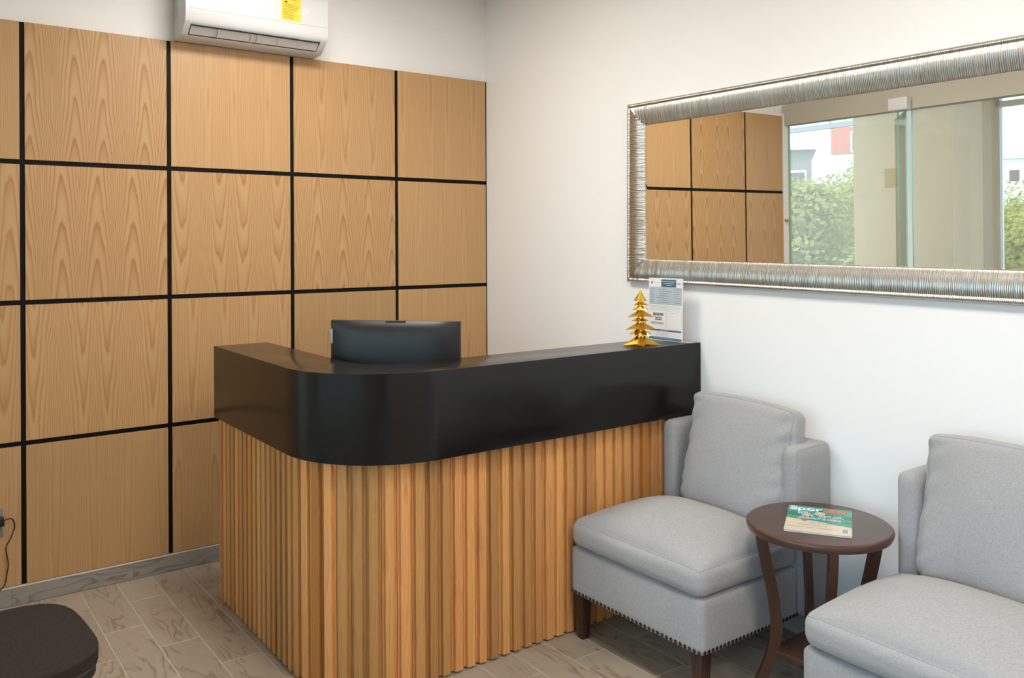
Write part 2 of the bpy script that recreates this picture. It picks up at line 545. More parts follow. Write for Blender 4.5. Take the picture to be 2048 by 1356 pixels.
# skirting tiles along the panelled wall and the mirror wall
def skirting(name, wallaxis, marks, fixed):
    base = None
    root = None
    for k, (a, b) in enumerate(zip(marks, marks[1:])):
        if wallaxis == 'x':
            bm = box_bm(a + .001, b - .001, 0, WY - .001, .0005, .078, .0015, 1)
        else:
            bm = box_bm(-.010, -.0005, a + .001, b - .001, .0005, .078, .0015, 1)
        if root is None:
            if wallaxis == 'x': root = box(name, marks[0], marks[-1], .003, WY - .0006, .0003, .0835, MT['grout'])
            else: root = box(name, -.009, -.0002, marks[0], marks[-1], .0003, .081, MT['grout'])
            tag(root, kind='structure')
        obj('tile', bm, MT['skirt'], root)
ck = box('trim_4', -2.93, -.011, .0005, WY - .001, .0782, .0846, simple('white_caulk', (.74, .71, .66), .7, nz=.12)); tag(ck, kind='structure')
skirting('baseboard_back', 'x', [-2.93, -2.49, -1.999, -1.485, -.97, -.455, -.011], 0)
skirting('baseboard_right', 'y', [-5.98, -5.47, -4.95, -4.43, -3.92, -3.40, -2.88, -2.36, -1.85, -1.72], 0)

# ------------------------------------------------------------------ panelling on the back wall
pan = empty('wall_panelling', (-1.46, 0, .085), 0,
            'oak veneer square panels with black channels covering the wall behind the desk', 'wall panelling')
# column boundaries (gap centres)
PX = [-.004, -.610, -1.220, -1.830, -2.440, -2.905]
H = .61
Z0 = .085
gap = .0105
bk = box('black_backing', PX[-1] + .004, -.0035, .008, WY - .0005, Z0, Z0 + 4 * H - .003, MT['black_groove'], None)
bk.parent = pan; bk.matrix_parent_inverse = pan.matrix_world.inverted()
bk.location = Vector((0, 0, 0)) - pan.location
# channel strips (black aluminium) between panels
panel_style = {}
sty = {(3, 0): (1.0, .31, .35, 1.0), (3, 1): (1.0, .62, .55, 1.0), (3, 2): (.72, .15, .8, 0.0), (3, 3): (.22, .8, .25, 0.0),
       (2, 0): (.16, .44, .62, 0.0), (2, 1): (.85, .07, .58, 0.0), (2, 2): (.5, .93, .75, 0.0), (2, 3): (.45, .27, .4, 1.0),
       (1, 0): (.45, .55, .5, 0.0), (1, 1): (.95, .72, .5, 1.0), (1, 2): (.2, .35, .0, 1.0), (1, 3): (.3, .6, .4, 0.0),
       (0, 0): (.12, .22, .55, 0.0), (0, 1): (.10, .68, .6, 1.0), (0, 2): (.25, .48, .62, 0.0), (0, 3): (.3, .9, .5, 1.0),
       (4, 0): (.05, .77, .3, 1.0), (4, 1): (.75, .38, .55, 1.0), (4, 2): (.7, .52, .6, 0.0), (4, 3): (.1, .17, .5, 1.0)}
for c in range(5):
    for r in range(4):
        xa, xb = PX[c + 1] + gap * .95, PX[c] - (gap * .95 if c else .002)
        z1 = Z0 + 4 * H - r * H - (gap if r else .002)
        z0 = Z0 + 4 * H - (r + 1) * H + (gap if r < 3 else .002)
        hw, hh = (xb - xa) / 2, (z1 - z0) / 2
        o = obj('panel', box_bm(-hw, hw, 0, .015, -hh, hh, .0008, 1), MT['veneer'], pan)
        o.location = Vector(((xa + xb) / 2, 0, (z0 + z1) / 2)) - pan.location
        o.color = sty[(c, r)]
for c in range(0, 5):
    x = PX[c]
    if c == 0: o = box('channel', -.0035, -.0005, .0, .020, Z0, Z0 + 4 * H - .004, MT['black_groove'], pan)
    else: o = box('channel', x - .0095, x + .0095, .007, .0085, Z0, Z0 + 4 * H - .002, MT['black_groove'], pan)
    o.location = -pan.location
for r in range(1, 4):
    z = Z0 + 4 * H - r * H
    o = box('channel', PX[5] + .002, PX[0] - .002, .0065, .0082, z - .0095, z + .0095, MT['black_groove'], pan)
    o.location = -pan.location

# ------------------------------------------------------------------ glass partition (left side of the room, seen in the mirror)
HG = 2.445
def pane(name, y0, y1, label, swing=None):
    g = empty(name, (XL, (y0 + y1) / 2, 0), 0, kind='structure')
    hl = (y1 - y0) / 2
    obj('pane', box_bm(-.005, .005, -hl, hl, .008, HG), MT['glass'], g)
    box('glass_edge', -.0052, .0052, hl - .0035, hl + .0005, .008, HG, MT['glass_edge'], g)
    box('glass_edge', -.0052, .0052, -hl - .0005, -hl + .0035, .008, HG, MT['glass_edge'], g)
    if swing: g.rotation_euler = (0, 0, swing)
    return g
p1 = pane('window_1', -.93, -.005, '')
p2 = pane('window_2', -2.55, -1.03, '')
lf = empty('door_1', (XL, -.985, 0), 0, kind='structure')      # narrow glass leaf standing open into the corridor
obj('pane', box_bm(-.45, 0, -.005, .005, .008, HG), MT['leaf_glare'], lf)
box('glass_edge', -.0005, .0045, -.0052, .0052, .008, HG, MT['glass_edge'], lf)
box('glass_edge', -.454, -.4495, -.0052, .0052, .008, HG, MT['glass_edge'], lf)
lf.rotation_euler = (0, 0, rad(-38))
p3 = pane('window_3', -3.62, -2.60, '')
hd = box('trim_1', XL - .05, XL + .05, YB, WY, HG + .005, CEIL, MT['header_shade']); tag(hd, kind='structure')
pk = box('trim_2', XL - .06, XL + .0, YB, YB + 1.2, 0, HG, MT['wall']); tag(pk, kind='structure')
# sliding door roller housing at the top of the gap
cl = empty('door_closer', (XL + .088, -.985, HG + .040), 0, 'white plastic clamp housing on top of the glass door gap, seen in the mirror', 'door fitting')
box('housing', -.035, .035, -.075, .065, -.045, .045, MT['white_plastic'], cl, .008, 3)
box('cover_plate', -.04, -.034, -.05, .045, -.035, .035, MT['vane'], cl, .002, 2)
st = box('door_notice', XL + .006, XL + .0068, -.925, -.825, 1.905, 2.045, mat_glass('film_notice', (.93, .95, .88), haze=.20))
tag(st, 'small square pale notice stuck on the glass pane, seen in the mirror', 'notice')
lk = empty('door_lock', (-2.925, -.004, 1.692), 0, 'small brass lock knob on the far edge of the panelling, seen in the mirror', 'lock')
obj('knob', tube_bm([(0, 0, 0), (0, -.012, 0), (0, -.02, 0), (0, -.026, 0)], [.008, .008, .015, .011], 14), MT['brass'], lk, angle=40)
obj('rosette', tube_bm([(0, .004, 0), (0, -.002, 0)], [.014, .013], 16), MT['brass'], lk, angle=40)
jb = box('trim_3', XL + .006, PX[5] + .0015, -.002, WY - .001, 0, Z0 + 4 * H + .02, MT['wall']); tag(jb, kind='structure')

# corridor beyond the glass with the outside wall and its windows
XO = -4.35
ow = empty('wall_left', (XO, 0, 0), kind='structure')
def owbox(y0, y1, z0, z1, mat=MT['beige'], x0=-.2, x1=0.0, nm='masonry'):
    return box(nm, x0, x1, y0, y1, z0, z1, mat, ow)
WT = 2.78
owbox(YB - .15, 2.2, WT, CEIL)                 # lintel
owbox(-.94, .29, 0, WT, MT['beige'])           # pier between the windows
owbox(-.94, -.70, 0, WT, MT['beige_lit'], 0.0, .16, 'pilaster')
owbox(2.05, 2.2, 0, WT)
owbox(YB - .15, -5.6, 0, WT)
owbox(.29, 2.05, 0, .35); owbox(-5.6, -.94, 0, .35)   # low sills
cw = box('wall_corridor_end', XO, XL - .06, 2.05, 2.2, 0, CEIL, MT['beige']); tag(cw, kind='structure')
cf = box('floor_corridor', XO - .2, XL - .06, WY, 2.2, -.12, -.001, MT['tile']); tag(cf, kind='structure')
def outer_window(name, y0, y1, muls):
    g = empty(name, (XO - .1, (y0 + y1) / 2, .35), kind='structure')
    hl = (y1 - y0) / 2; ht = WT - .35
    box('window_frame', -.03, .03, -hl, hl, ht - .19, ht - .145, MT['white_plastic'], g)   # transom bar
    for a in (-hl, hl - .03): box('window_frame', -.03, .03, a, a + .03, 0, ht, MT['white_plastic'], g)
    box('window_frame', -.03, .03, -hl, hl, 0, .05, MT['white_plastic'], g)
    for q in muls: box('mullion', -.025, .025, q - .025, q + .025, 0, ht, MT['white_plastic'], g)
    box('pane', -.004, .004, -hl + .03, hl - .03, .05, ht, MT['glass_clear'], g)
outer_window('window_4', .29, 2.05, [])
outer_window('window_5', -5.6, -.94, [-.6, .9])

# ceiling LED panels
for k, (x, y) in enumerate(LAMP_PANELS):
    lab = ['flush square LED ceiling panel above the reception desk', 'flush square LED ceiling panel in the middle of the room',
           'flush square LED ceiling panel nearest the front wall',
           'flush square LED ceiling panel at the near end of the corridor', 'flush square LED ceiling panel in the middle of the corridor'][k]
    g = empty('ceiling_light', (x, y, CEIL), 0, lab, 'ceiling light')
    box('frame', -.31, .31, -.31, .31, -.014, -.001, MT['white_plastic'], g)
    box('diffuser', -.29, .29, -.29, .29, -.017, -.0135, MT['lamp'], g)

# ================================================================== RECEPTION DESK
desk = empty('reception_desk', (-.88, -1.06, 0), 0,
             'curved corner reception desk with black apron top and vertical oak slat front', 'desk')
DO = desk.location
def to_desk(o):
    o.parent = desk; o.location = -DO; return o
TOPZ, APZ = 1.108, .797
cxc, cyc = -1.36, -1.28
def arc(r1, r2, n=28):
    return [(cxc - r1 * math.cos(a), cyc - r2 * math.sin(a)) for a in [PI / 2 * k / n for k in range(n + 1)]]
outer = [(-1.76, -.445)] + arc(.40, .40) + [(-.003, -1.672)]
inner = [(-1.52, -.445)] + arc(.16, .16) + [(-.003, -1.435)]
bm = prism_bm(outer + inner[::-1], APZ, TOPZ)
es = [e for e in bm.edges if abs((e.verts[0].co - e.verts[1].co).z) < 1e-6]
bmesh.ops.bevel(bm, geom=es, offset=.0018, segments=2, profile=.5, affect='EDGES')
bmesh.ops.recalc_face_normals(bm, faces=bm.faces)
to_desk(obj('apron_top', bm, MT['counter'], angle=30))
sc = obj('screw_head', tube_bm([(-1.7602, -.735, .853), (-1.7615, -.735, .853)], .0022, 10), MT['chrome']); to_desk(sc)

# backing board behind the slats
def path_slat(off=0.0):
    return [(-1.725 + off, -.452)] + arc(.365 - off, .335 - off) + [(-.003, -1.615 + off)]
bo, bi = path_slat(.004), path_slat(.018)
bm = prism_bm(bo + bi[::-1], .010, APZ - .001)
bmesh.ops.recalc_face_normals(bm, faces=bm.faces)
o = to_desk(obj('backing_board', bm, MT['slat'], angle=30)); o.color = (.1, .3, .15, 1)
# slats along the path
pth = path_slat(0)
seg = []
acc = 0
for a, b in zip(pth, pth[1:]):
    d = math.dist(a, b); seg.append((acc, d, a, b)); acc += d
def at_path(s):
    for st_, d, a, b in seg:
        if s <= st_ + d:
            t = (s - st_) / d
            return (a[0] + (b[0] - a[0]) * t, a[1] + (b[1] - a[1]) * t), math.atan2(b[1] - a[1], b[0] - a[0])
    return seg[-1][3], math.atan2(seg[-1][3][1] - seg[-1][2][1], seg[-1][3][0] - seg[-1][2][0])
slat_meshes = []
for wd in (.0155, .0162, .0148):
    hgt = APZ - .002 - .008
    poly = [(-.0257, .0035), (-.0257, -.0028), (-wd - .0008, -.0036), (-wd, -.0168), (-wd + .0012, -.0180), (wd - .0012, -.0180), (wd, -.0168), (wd + .0008, -.0036), (.0257, -.0028), (.0257, .0035)]
    bm = prism_bm(poly, -hgt / 2, hgt / 2)
    bmesh.ops.recalc_face_normals(bm, faces=bm.faces)
    me = bpy.data.meshes.new('slat'); bm.to_mesh(me); bm.free(); me.materials.append(MT['slat'])
    slat_meshes.append(me)
rs = random.Random(12)
pitch = .0524
s = .020
while s < acc - .02:
    (x, y), ang = at_path(s)
    o = bpy.data.objects.new('slat', rs.choice(slat_meshes)); COL.objects.link(o)
    o.parent = desk
    o.location = Vector((x, y, .008 + (APZ - .010) / 2 + rs.uniform(-.001, .001))) - DO
    o.rotation_euler = (0, 0, ang)
    o.color = (rs.random(), rs.random(), rs.random() ** 1.1, 1)
    s += pitch
# working surface inside the desk
o = to_desk(box('worktop', -1.50, -.012, -1.42, -.80, .715, .745, MT['white_plastic'], None, .002, 1))
o = to_desk(box('side_panel', -1.50, -1.48, -1.20, -.80, .012, .714, MT['veneer']))
o.color = (.1, .3, .3, 1)

# ------------------------------------------------------------------ computer seen from behind
mon = empty('computer_monitor', (-1.262, -1.183, .7455), rad(-45.5), 'black computer monitor seen from its curved back behind the desk top', 'monitor')
W2, ZB, ZT = .268, .150, .497
bm = bmesh.new()
n = 26
def back_pt(u, v):
    x = (u * 2 - 1) * W2; z = ZB + (ZT - ZB) * v
    ex = 1 - abs(u * 2 - 1) ** 4.5; ez = 1 - abs(v * 2 - 1) ** 5
    bulge = .036 * (ex ** .8) * (ez ** .8) + .02 * (1 - v) ** 2 * ex * ez
    return Vector((x, -.012 - bulge, z))
g = [[bm.verts.new(back_pt(i / n, j / n)) for j in range(n + 1)] for i in range(n + 1)]
for i in range(n):
    for j in range(n):
        bm.faces.new((g[i][j], g[i + 1][j], g[i + 1][j + 1], g[i][j + 1]))
box_bm(-W2, W2, -.012, .0, ZB, ZT, .0, 1, bm)
obj('back_housing', bm, MT['monitor'], mon, angle=50)
box('bezel', -W2 - .001, W2 + .001, .0, .006, ZB - .001, ZT + .001, MT['black'], mon, .001, 1)
box('screen', -W2 + .008, W2 - .008, .0058, .0068, ZB + .02, ZT - .008, MT['black'], mon)
box('camera_module', -.036, .046, -.020, -.0125, ZT - .007, ZT + .0015, MT['black'], mon, .001, 1)
lb = box('side_label', -W2 + .001, -W2 + .010, -.0215, -.0118, .405, .462, MT['duct'], mon)
for k in range(7): box('label_print', -W2 + .003, -W2 + .007, -.0223, -.0214, .41 + k * .007, .413 + k * .007, MT['lightink'], lb)
obj('stand_neck', box_bm(-.04, .04, -.045, -.02, .008, .25, .006, 2), MT['monitor'], mon, angle=35)
obj('stand_base', box_bm(-.12, .12, -.10, .09, .0, .010, .004, 2), MT['monitor'], mon, angle=35)

# ================================================================== AIR CONDITIONER
ac = empty('air_conditioner', (-1.452, WY, 2.525), 0, 'white split air conditioner on the wall above the panelling with yellow label', 'air conditioner')
def acbody(name, x0, x1, prof, mat, bev=0):
    bm = bmesh.new()
    a = [bm.verts.new((x0, y, z)) for y, z in prof]; b = [bm.verts.new((x1, y, z)) for y, z in prof]
    bm.faces.new(a); bm.faces.new(list(reversed(b)))
    for i in range(len(prof)):
        j = (i + 1) % len(prof); bm.faces.new((a[i], b[i], b[j], a[j]))
    bmesh.ops.recalc_face_normals(bm, faces=bm.faces)
    return bm
full = [(-.0005, .285), (-.165, .285), (-.188, .280), (-.203, .268), (-.210, .245), (-.212, .20), (-.2125, .122), (-.2095, .085), (-.204, .066),
        (-.198, .057), (-.140, .012), (-.125, .004), (-.10, .001), (-.0005, .0)]
notch = [(-.0005, .285), (-.165, .285), (-.188, .280), (-.203, .268), (-.210, .245), (-.212, .20), (-.2125, .122), (-.2095, .085), (-.204, .066),
         (-.198, .057), (-.192, .0525), (-.13, .10), (-.085, .07), (-.100, .03), (-.135, .0105), (-.125, .004), (-.10, .001), (-.0005, .0)]
X0, X1 = -.35, .35
S0, S1 = -.322, .318
bm = acbody('', X0, S0, full, None)
b2 = acbody('', S1, X1, full, None); me_ = bpy.data.meshes.new('t'); b2.to_mesh(me_); b2.free(); bm.from_mesh(me_); bpy.data.meshes.remove(me_)
b3 = acbody('', S0, S1, notch, None); me_ = bpy.data.meshes.new('t'); b3.to_mesh(me_); b3.free(); bm.from_mesh(me_); bpy.data.meshes.remove(me_)
obj('housing', bm, MT['white_plastic'], ac, angle=28)
box('front_seam', X0 + .012, X1 - .004, -.2130, -.2110, .1205, .1222, MT['duct'], ac)
bm = bmesh.new()  # duct lining
vs = [bm.verts.new((x, y, z)) for x in (S0 + .002, S1 - .002) for y, z in ((-.193, .051), (-.131, .0985), (-.087, .069), (-.102, .031))]
for i in range(3): bm.faces.new((vs[i], vs[i + 1], vs[i + 5], vs[i + 4]))
obj('duct', bm, MT['duct'], ac)
# louvre
lv = obj('louvre', box_bm(S0 + .006, S1 - .004, -.0025, .0025, -.024, .024, .001, 1), MT['vane'], ac)
lv.location = (0, -.156, .032); lv.rotation_euler = (rad(50), 0, 0)
lv2 = obj('upper_louvre', box_bm(S0 + .008, S1 - .006, -.002, .002, -.008, .008, .0008, 1), MT['vane'], ac)
lv2.location = (0, -.168, .062); lv2.rotation_euler = (rad(10), 0, 0)
for x in (-.19, -.03, .0, .105, .21):
    f = obj('vane', box_bm(x - .002, x + .002, -.011, .0, -.018, .024), MT['vane'], ac)
    f.location = (0, -.1565, .0315); f.rotation_euler = (rad(50), 0, 0)
# yellow label, display, side sticker, small marks
yl = box('energy_label', .107, .205, -.2135, -.2122, .132, .262, MT['yellow'], ac)
rr = random.Random(4)
for k in range(15):
    z = .14 + k * .0078
    if k in (10, 11): continue
    flat('label_print', .112, .112 + rr.uniform(.05, .088), z, z + .0022, MT['ink_brown'], yl, y=-.2139)
flat('label_print', .122, .134, .2175, .2255, MT['ink'], yl, y=-.2139)
for z in (.171, .184): flat('label_print', .188, .201, z, z + .007, MT['paper'], yl, y=-.2139)
tx = text_mesh('display_digits', '24', .030, MT['display'], ac, .0003)
tx.location = (.235, -.2128, .188); tx.rotation_euler = (PI / 2, 0, 0)
sk = box('rating_sticker', X0 - .0008, X0 + .0005, -.078, -.005, .10, .20, MT['palegrey'], ac)
for x, w_ in ((.262, .010), (.276, .05)):
    flat('small_print', x, x + w_, .262, .267, MT['lightink'], ac, y=-.2083)

# ================================================================== MIRROR
mir = empty('wall_mirror', (0, -2.25, 1.782), 0, 'wide rectangular mirror in a ribbed silver frame on the right wall', 'mirror')
mir.rotation_euler = (.009, 0, 0)
ML, MH, MW = 2.036, .856, .112
prof = [(0.0, .0), (0.0, .016), (.04, .0245), (.09, .0285), (.14, .0275), (.165, .0235), (.20, .0240), (.34, .0270), (.48, .0268), (.62, .0240),
        (.76, .0195), (.88, .0150), (.96, .0130), (1.0, .0105), (1.0, .004)]
def rail(length, seed):
    """rail along local +u, inwards = +v; returns bmesh of (u, v, depth)"""
    R_ = random.Random(seed)
    pitch_ = .0066
    nrib = int(length / pitch_)
    cols = []
    amp = [R_.uniform(.5, 1.25) for _ in range(nrib + 2)]
    wob = [R_.uniform(-.0022, .0022) for _ in range(nrib + 2)]
    verts, faces = [], []
    m = len(prof)
    us = []
    u = 0
    for k in range(nrib):
        p = pitch_ * R_.uniform(.75, 1.25)
        for q, h in ((0, -1), (.28, .55), (.5, 1), (.72, .55)):
            us.append((u + p * q, h * amp[k], wob[k]))
        u += p
    sc_ = length / u
    us = [(a * sc_, h, w_) for a, h, w_ in us] + [(length, 0, 0)]
    for a, h, w_ in us:
        for j, (s_, d) in enumerate(prof):
            v = s_ * MW
            dd = d + (h * .0012 if 1 <= j <= m - 2 else 0)
            uu = a + w_ * math.sin(s_ * 5 + w_ * 900)
            uu = min(max(uu, v), length - v)
            if 5 == j: dd = d + h * .0004
            verts.append((uu, v, max(dd, 0.0)))
    for i in range(len(us) - 1):
        for j in range(m - 1):
            a = i * m + j
            faces.append((a, a + 1, a + m + 1, a + m))
    return verts, faces
def add_rail(length, seed, fn):
    vs, fs = rail(length, seed)
    me = bpy.data.meshes.new('frame_rail')
    me.from_pydata([fn(*v) for v in vs], [], fs)
    bm = bmesh.new(); bm.from_mesh(me)
    bmesh.ops.remove_doubles(bm, verts=bm.verts, dist=1e-5)
    bmesh.ops.recalc_face_normals(bm, faces=bm.faces)
    bm.to_mesh(me); bm.free()
    for p in me.polygons: p.use_smooth = True
    return link_mesh('frame_rail', me, MT['silver'], mir)
hl, hh = ML / 2, MH / 2
OFFX = -.003
add_rail(ML, 1, lambda u, v, d: (OFFX - d, hl - u, hh - v))
add_rail(ML, 2, lambda u, v, d: (OFFX - d, hl - u, -hh + v))
add_rail(MH, 3, lambda u, v, d: (OFFX - d, hl - v, hh - u))
add_rail(MH, 4, lambda u, v, d: (OFFX - d, -hl + v, hh - u))
box('back_board', -.005, -.0008, -hl + .004, hl - .004, -hh + .004, hh - .004, MT['black'], mir)
gy, gz = hl - MW + .004, hh - MW + .004
bm = bmesh.new()
bv = .012
P0 = [(-.0112, gy, gz), (-.0112, -gy, gz), (-.0112, -gy, -gz), (-.0112, gy, -gz)]
P1 = [(-.0126, gy - bv - .004, gz - .003), (-.0126, -gy + bv + .004, gz - .003), (-.0126, -gy + bv + .004, -gz + .003), (-.0126, gy - bv - .004, -gz + .003)]
a = [bm.verts.new(p) for p in P0]; b = [bm.verts.new(p) for p in P1]
bm.faces.new(b)
for i in range(4):
    j = (i + 1) % 4; bm.faces.new((a[i], a[j], b[j], b[i]))
bmesh.ops.recalc_face_normals(bm, faces=bm.faces)
mg = obj('mirror_glass', bm, MT['mirror'], mir)
mg.rotation_euler = (0, -.0058, 0)   # hangs very slightly forward

# ================================================================== ARMLESS WING CHAIRS
def cushion_point(u, half, r, bulge, wr=0.0, seed=0, top_only=False):
    hx, hy, hz = half
    q = Vector((u.x * hx, u.y * hy, u.z * hz))
    c = Vector((max(-hx + r, min(hx - r, q.x)), max(-hy + r, min(hy - r, q.y)), max(-hz + r, min(hz - r, q.z))))
    d = q - c
    if d.length > 1e-7: q = c + d.normalized() * r
    e = lambda t: max(0.0, 1 - abs(t) ** 2.4)
    q.x += bulge[0] * u.x * e(u.y) * e(u.z)
    q.y += bulge[1] * u.y * e(u.x) * e(u.z)
    q.z += bulge[2] * (1 if (not top_only or u.z > 0) else .15) * u.z * e(u.x) * e(u.y)
    if wr and d.length > 1e-7:
        q += d.normalized() * noise.noise(Vector((q.x * 5, q.y * 5, q.z * 5 + seed))) * wr
    return q
def edge_loop(axis, side, args, deform=None, n=26):
    """points of the cushion's rim where face (axis, side) meets its neighbours"""
    pts = []
    corners = [(-1, -1), (1, -1), (1, 1), (-1, 1)]
    for (a0, b0), (a1, b1) in zip(corners, corners[1:] + corners[:1]):
        for k in range(n):
            t = k / n
            t = .5 - .5 * math.cos(t * PI)
            ab = [a0 + (a1 - a0) * t, b0 + (b1 - b0) * t]
            ab.insert(axis, side)
            p = cushion_point(Vector(ab), *args)
            if deform: p = deform(p)
            pts.append(p)
    return pts
def cushion_bm(half, r, bulge, n=18, wr=0.0, seed=0, top_only=False):
    bm = bmesh.new()
    bmesh.ops.create_cube(bm, size=2)
    bmesh.ops.subdivide_edges(bm, edges=bm.edges[:], cuts=n, use_grid_fill=True)
    k = .88
    f = lambda t: math.sin(t * PI / 2 * k) / math.sin(PI / 2 * k)
    for v in bm.verts:
        v.co = cushion_point(Vector((f(v.co.x), f(v.co.y), f(v.co.z))), half, r, bulge, wr, seed, top_only)
    return bm
def welt(pts, parent, r=.0019, closed=True, name='welt', mat=None):
    return obj(name, tube_bm(pts, r, 6, closed=closed), mat or MT['seam'], parent, smooth=True)
def rrect(hx, hy, r, n=6):
    out = []
    for cx_, cy_, a0 in ((hx - r, hy - r, 0), (-hx + r, hy - r, 90), (-hx + r, -hy + r, 180), (hx - r, -hy + r, 270)):
        for k in range(n + 1):
            a = rad(a0 + 90 * k / n); out.append((cx_ + r * math.cos(a), cy_ + r * math.sin(a)))
    return out
nail_bm = bmesh.new()
bmesh.ops.create_uvsphere(nail_bm, u_segments=8, v_segments=6, radius=.0074)
nail_me = bpy.data.meshes.new('nailhead'); nail_bm.to_mesh(nail_me); nail_bm.free()
nail_me.materials.append(MT['nail'])
for p in nail_me.polygons: p.use_smooth = True

def make_chair(loc, label):
    t = empty('slipper_chair', loc, 0, label, 'chair', 'grey upholstered chairs along the mirror wall')
    # base
    bm = cushion_bm((.2625, .336, .0945), .016, (.004, .003, .0), 10)
    o = obj('seat_base', bm, MT['fabric'], t, smooth=True); o.location = (-.1035, 0, .2665)
    # shell with wings
    bm = bmesh.new()
    def add(half, r, loc, n_):
        b2 = cushion_bm(half, r, (0, 0, .003), n_)
        for v in b2.verts: v.co += Vector(loc)
        me_ = bpy.data.meshes.new('t'); b2.to_mesh(me_); b2.free(); bm.from_mesh(me_); bpy.data.meshes.remove(me_)
    WH = ((.108, .0375, .310), .028, (0, 0, .003))
    for sy in (-1, 1): add(WH[0], WH[1], (.258, sy * .3025, .482), 14)
    add((.050, .330, .309), .024, (.315, 0, .482), 14)
    o = obj('wing_back', bm, MT['fabric'], t, smooth=True)
    for sy in (-1, 1):
        lp = edge_loop(1, sy, WH)
        w_ = welt(lp, t, .0012, True, 'seam'); w_.location = (.258, sy * .3025, .482)
    # seat cushion
    bm = cushion_bm((.268, .338, .0535), .042, (.008, .004, .082), 22, .004, 3, True)
    sc_ = obj('seat_cushion', bm, MT['fabric'], t, smooth=True); sc_.location = (-.107, 0, .416)
    seat_args = ((.268, .338, .0535), .042, (.008, .004, .082), .004, 3, True)
    welt(edge_loop(2, 1, seat_args), sc_, .0013, True, 'seam')
    welt(edge_loop(2, -1, seat_args), sc_, .0013, True, 'seam')
    # back cushion
    back_args = ((.046, .247, .232), .030, (.034, .008, .004), .010, 11)
    def back_deform(c):
        c = c.copy()
        c.y *= 1 + .03 * smoothstep((c.z + .2) / .4)
        if c.x < .01:      # soft gathers near the two sides of the front face
            c.x += math.exp(-((abs(c.y) - .225) / .045) ** 2) * math.sin(c.z * 80 + c.y * 55 + 3 * noise.noise(c * 8)) * .0062
        c.x += .006 * noise.noise(Vector((0, c.y * 4, c.z * 4 + 5)))
        if c.z > .12: c.z -= .012 * abs(c.y / .26) ** 3 * (1.4 if c.y < 0 else .4)
        return c
    bm = cushion_bm(back_args[0], back_args[1], back_args[2], 26, back_args[3], back_args[4])
    for v in bm.verts: v.co = back_deform(v.co)
    bc = obj('back_cushion', bm, MT['fabric'], t, smooth=True)
    bc.location = (.208, -.031, .694); bc.rotation_euler = (0, rad(13), 0)
    welt(edge_loop(0, -1, back_args, back_deform), bc, .0017, True, 'welt')
    # legs
    for lx, ly in ((-.332, .302), (-.332, -.302), (.325, .300), (.325, -.300)):
        bm = bmesh.new()
        q = []
        for z, w_ in ((.0, .0165), (.178, .0255)):
            q.append([bm.verts.new((a * w_, b * w_, z)) for a, b in ((-1, -1), (1, -1), (1, 1), (-1, 1))])
        bm.faces.new(q[0][::-1]); bm.faces.new(q[1])
        for i in range(4):
            j = (i + 1) % 4; bm.faces.new((q[0][i], q[0][j], q[1][j], q[1][i]))
        bmesh.ops.bevel(bm, geom=bm.edges[:], offset=.0015, segments=2, profile=.5, affect='EDGES')
        o = obj('leg', bm, MT['legwood'], t, angle=35); o.location = (lx, ly, 0)
    # nailheads
    def nail(x, y, flat_axis):
        o = bpy.data.objects.new('nailhead', nail_me); COL.objects.link(o); o.parent = t
        o.location = (x, y, .1875)
        o.scale = (.45, 1, 1) if flat_axis == 'x' else (1, .45, 1)
    k = int(.650 / .0205)
    for i in range(k + 1): nail(-.3675, -.325 + .650 * i / k, 'x')
    for sy in (-1, 1):
        kk = 25
        for i in range(kk + 1): nail(-.352 + .500 * i / kk, sy * .337, 'y')
    return t
chair1 = make_chair((-.378, -1.990, 0), 'grey linen low chair beside the slatted desk, between desk and side table')
chair2 = copy_tree(chair1)
chair2.location = (-.378, -3.045, 0)
for ch in chair2.children:
    if ch.name.startswith('back_cushion'): ch.location.y = .012
chair2['label'] = 'grey linen low chair right of the round side table, cut off by the picture edge'

# ================================================================== SIDE TABLE AND MAGAZINE
tb = empty('side_table', (-.369, -2.513, 0), rad(-36.2 - 6.5), 'round dark walnut side table with curved legs between the two grey chairs', 'table')
bm = bmesh.new()
nseg = 96
rp = [(0, .571), (.222, .571), (.232, .574), (.2365, .584), (.238, .590), (.236, .597), (.231, .6005), (.226, .601), (0, .601)]
rings = []
for r_, z in rp:
    if r_ == 0: rings.append([bm.verts.new((0, 0, z))])
    else: rings.append([bm.verts.new((r_ * math.cos(2 * PI * k / nseg), r_ * math.sin(2 * PI * k / nseg), z)) for k in range(nseg)])
for A, B in zip(rings, rings[1:]):
    for k in range(nseg):
        j = (k + 1) % nseg
        if len(A) == 1: bm.faces.new((A[0], B[j], B[k]))
        elif len(B) == 1: bm.faces.new((A[k], A[j], B[0]))
        else: bm.faces.new((A[k], A[j], B[j], B[k]))
bmesh.ops.recalc_face_normals(bm, faces=bm.faces)
obj('table_top', bm, MT['walnut'], tb, angle=35)
for q in range(4):
    a = q * PI / 2
    bm = bmesh.new()
    prev = None
    NS = 16
    for k in range(NS + 1):
        t = k / NS; z = .576 * (1 - t)
        rr_ = .192 - .052 * math.sin(min(t / .62, 1) * PI / 2) ** 1.5 + .085 * max(0, (t - .58) / .42) ** 1.7
        w1 = .0135; w2 = .021 - .004 * t
        ring = [bm.verts.new((rr_ + dx * w1 * 1.40, dy * w2 * .64, z)) for dx, dy in ((-1, -1), (1, -1), (1, 1), (-1, 1))]
        if prev:
            for i in range(4):
                j = (i + 1) % 4; bm.faces.new((prev[i], prev[j], ring[j], ring[i]))
        else: bm.faces.new(ring[::-1])
        prev = ring
    bm.faces.new(prev)
    bmesh.ops.recalc_face_normals(bm, faces=bm.faces)
    o = obj('leg', bm, MT['walnut'], tb, angle=40); o.rotation_euler = (0, 0, a)
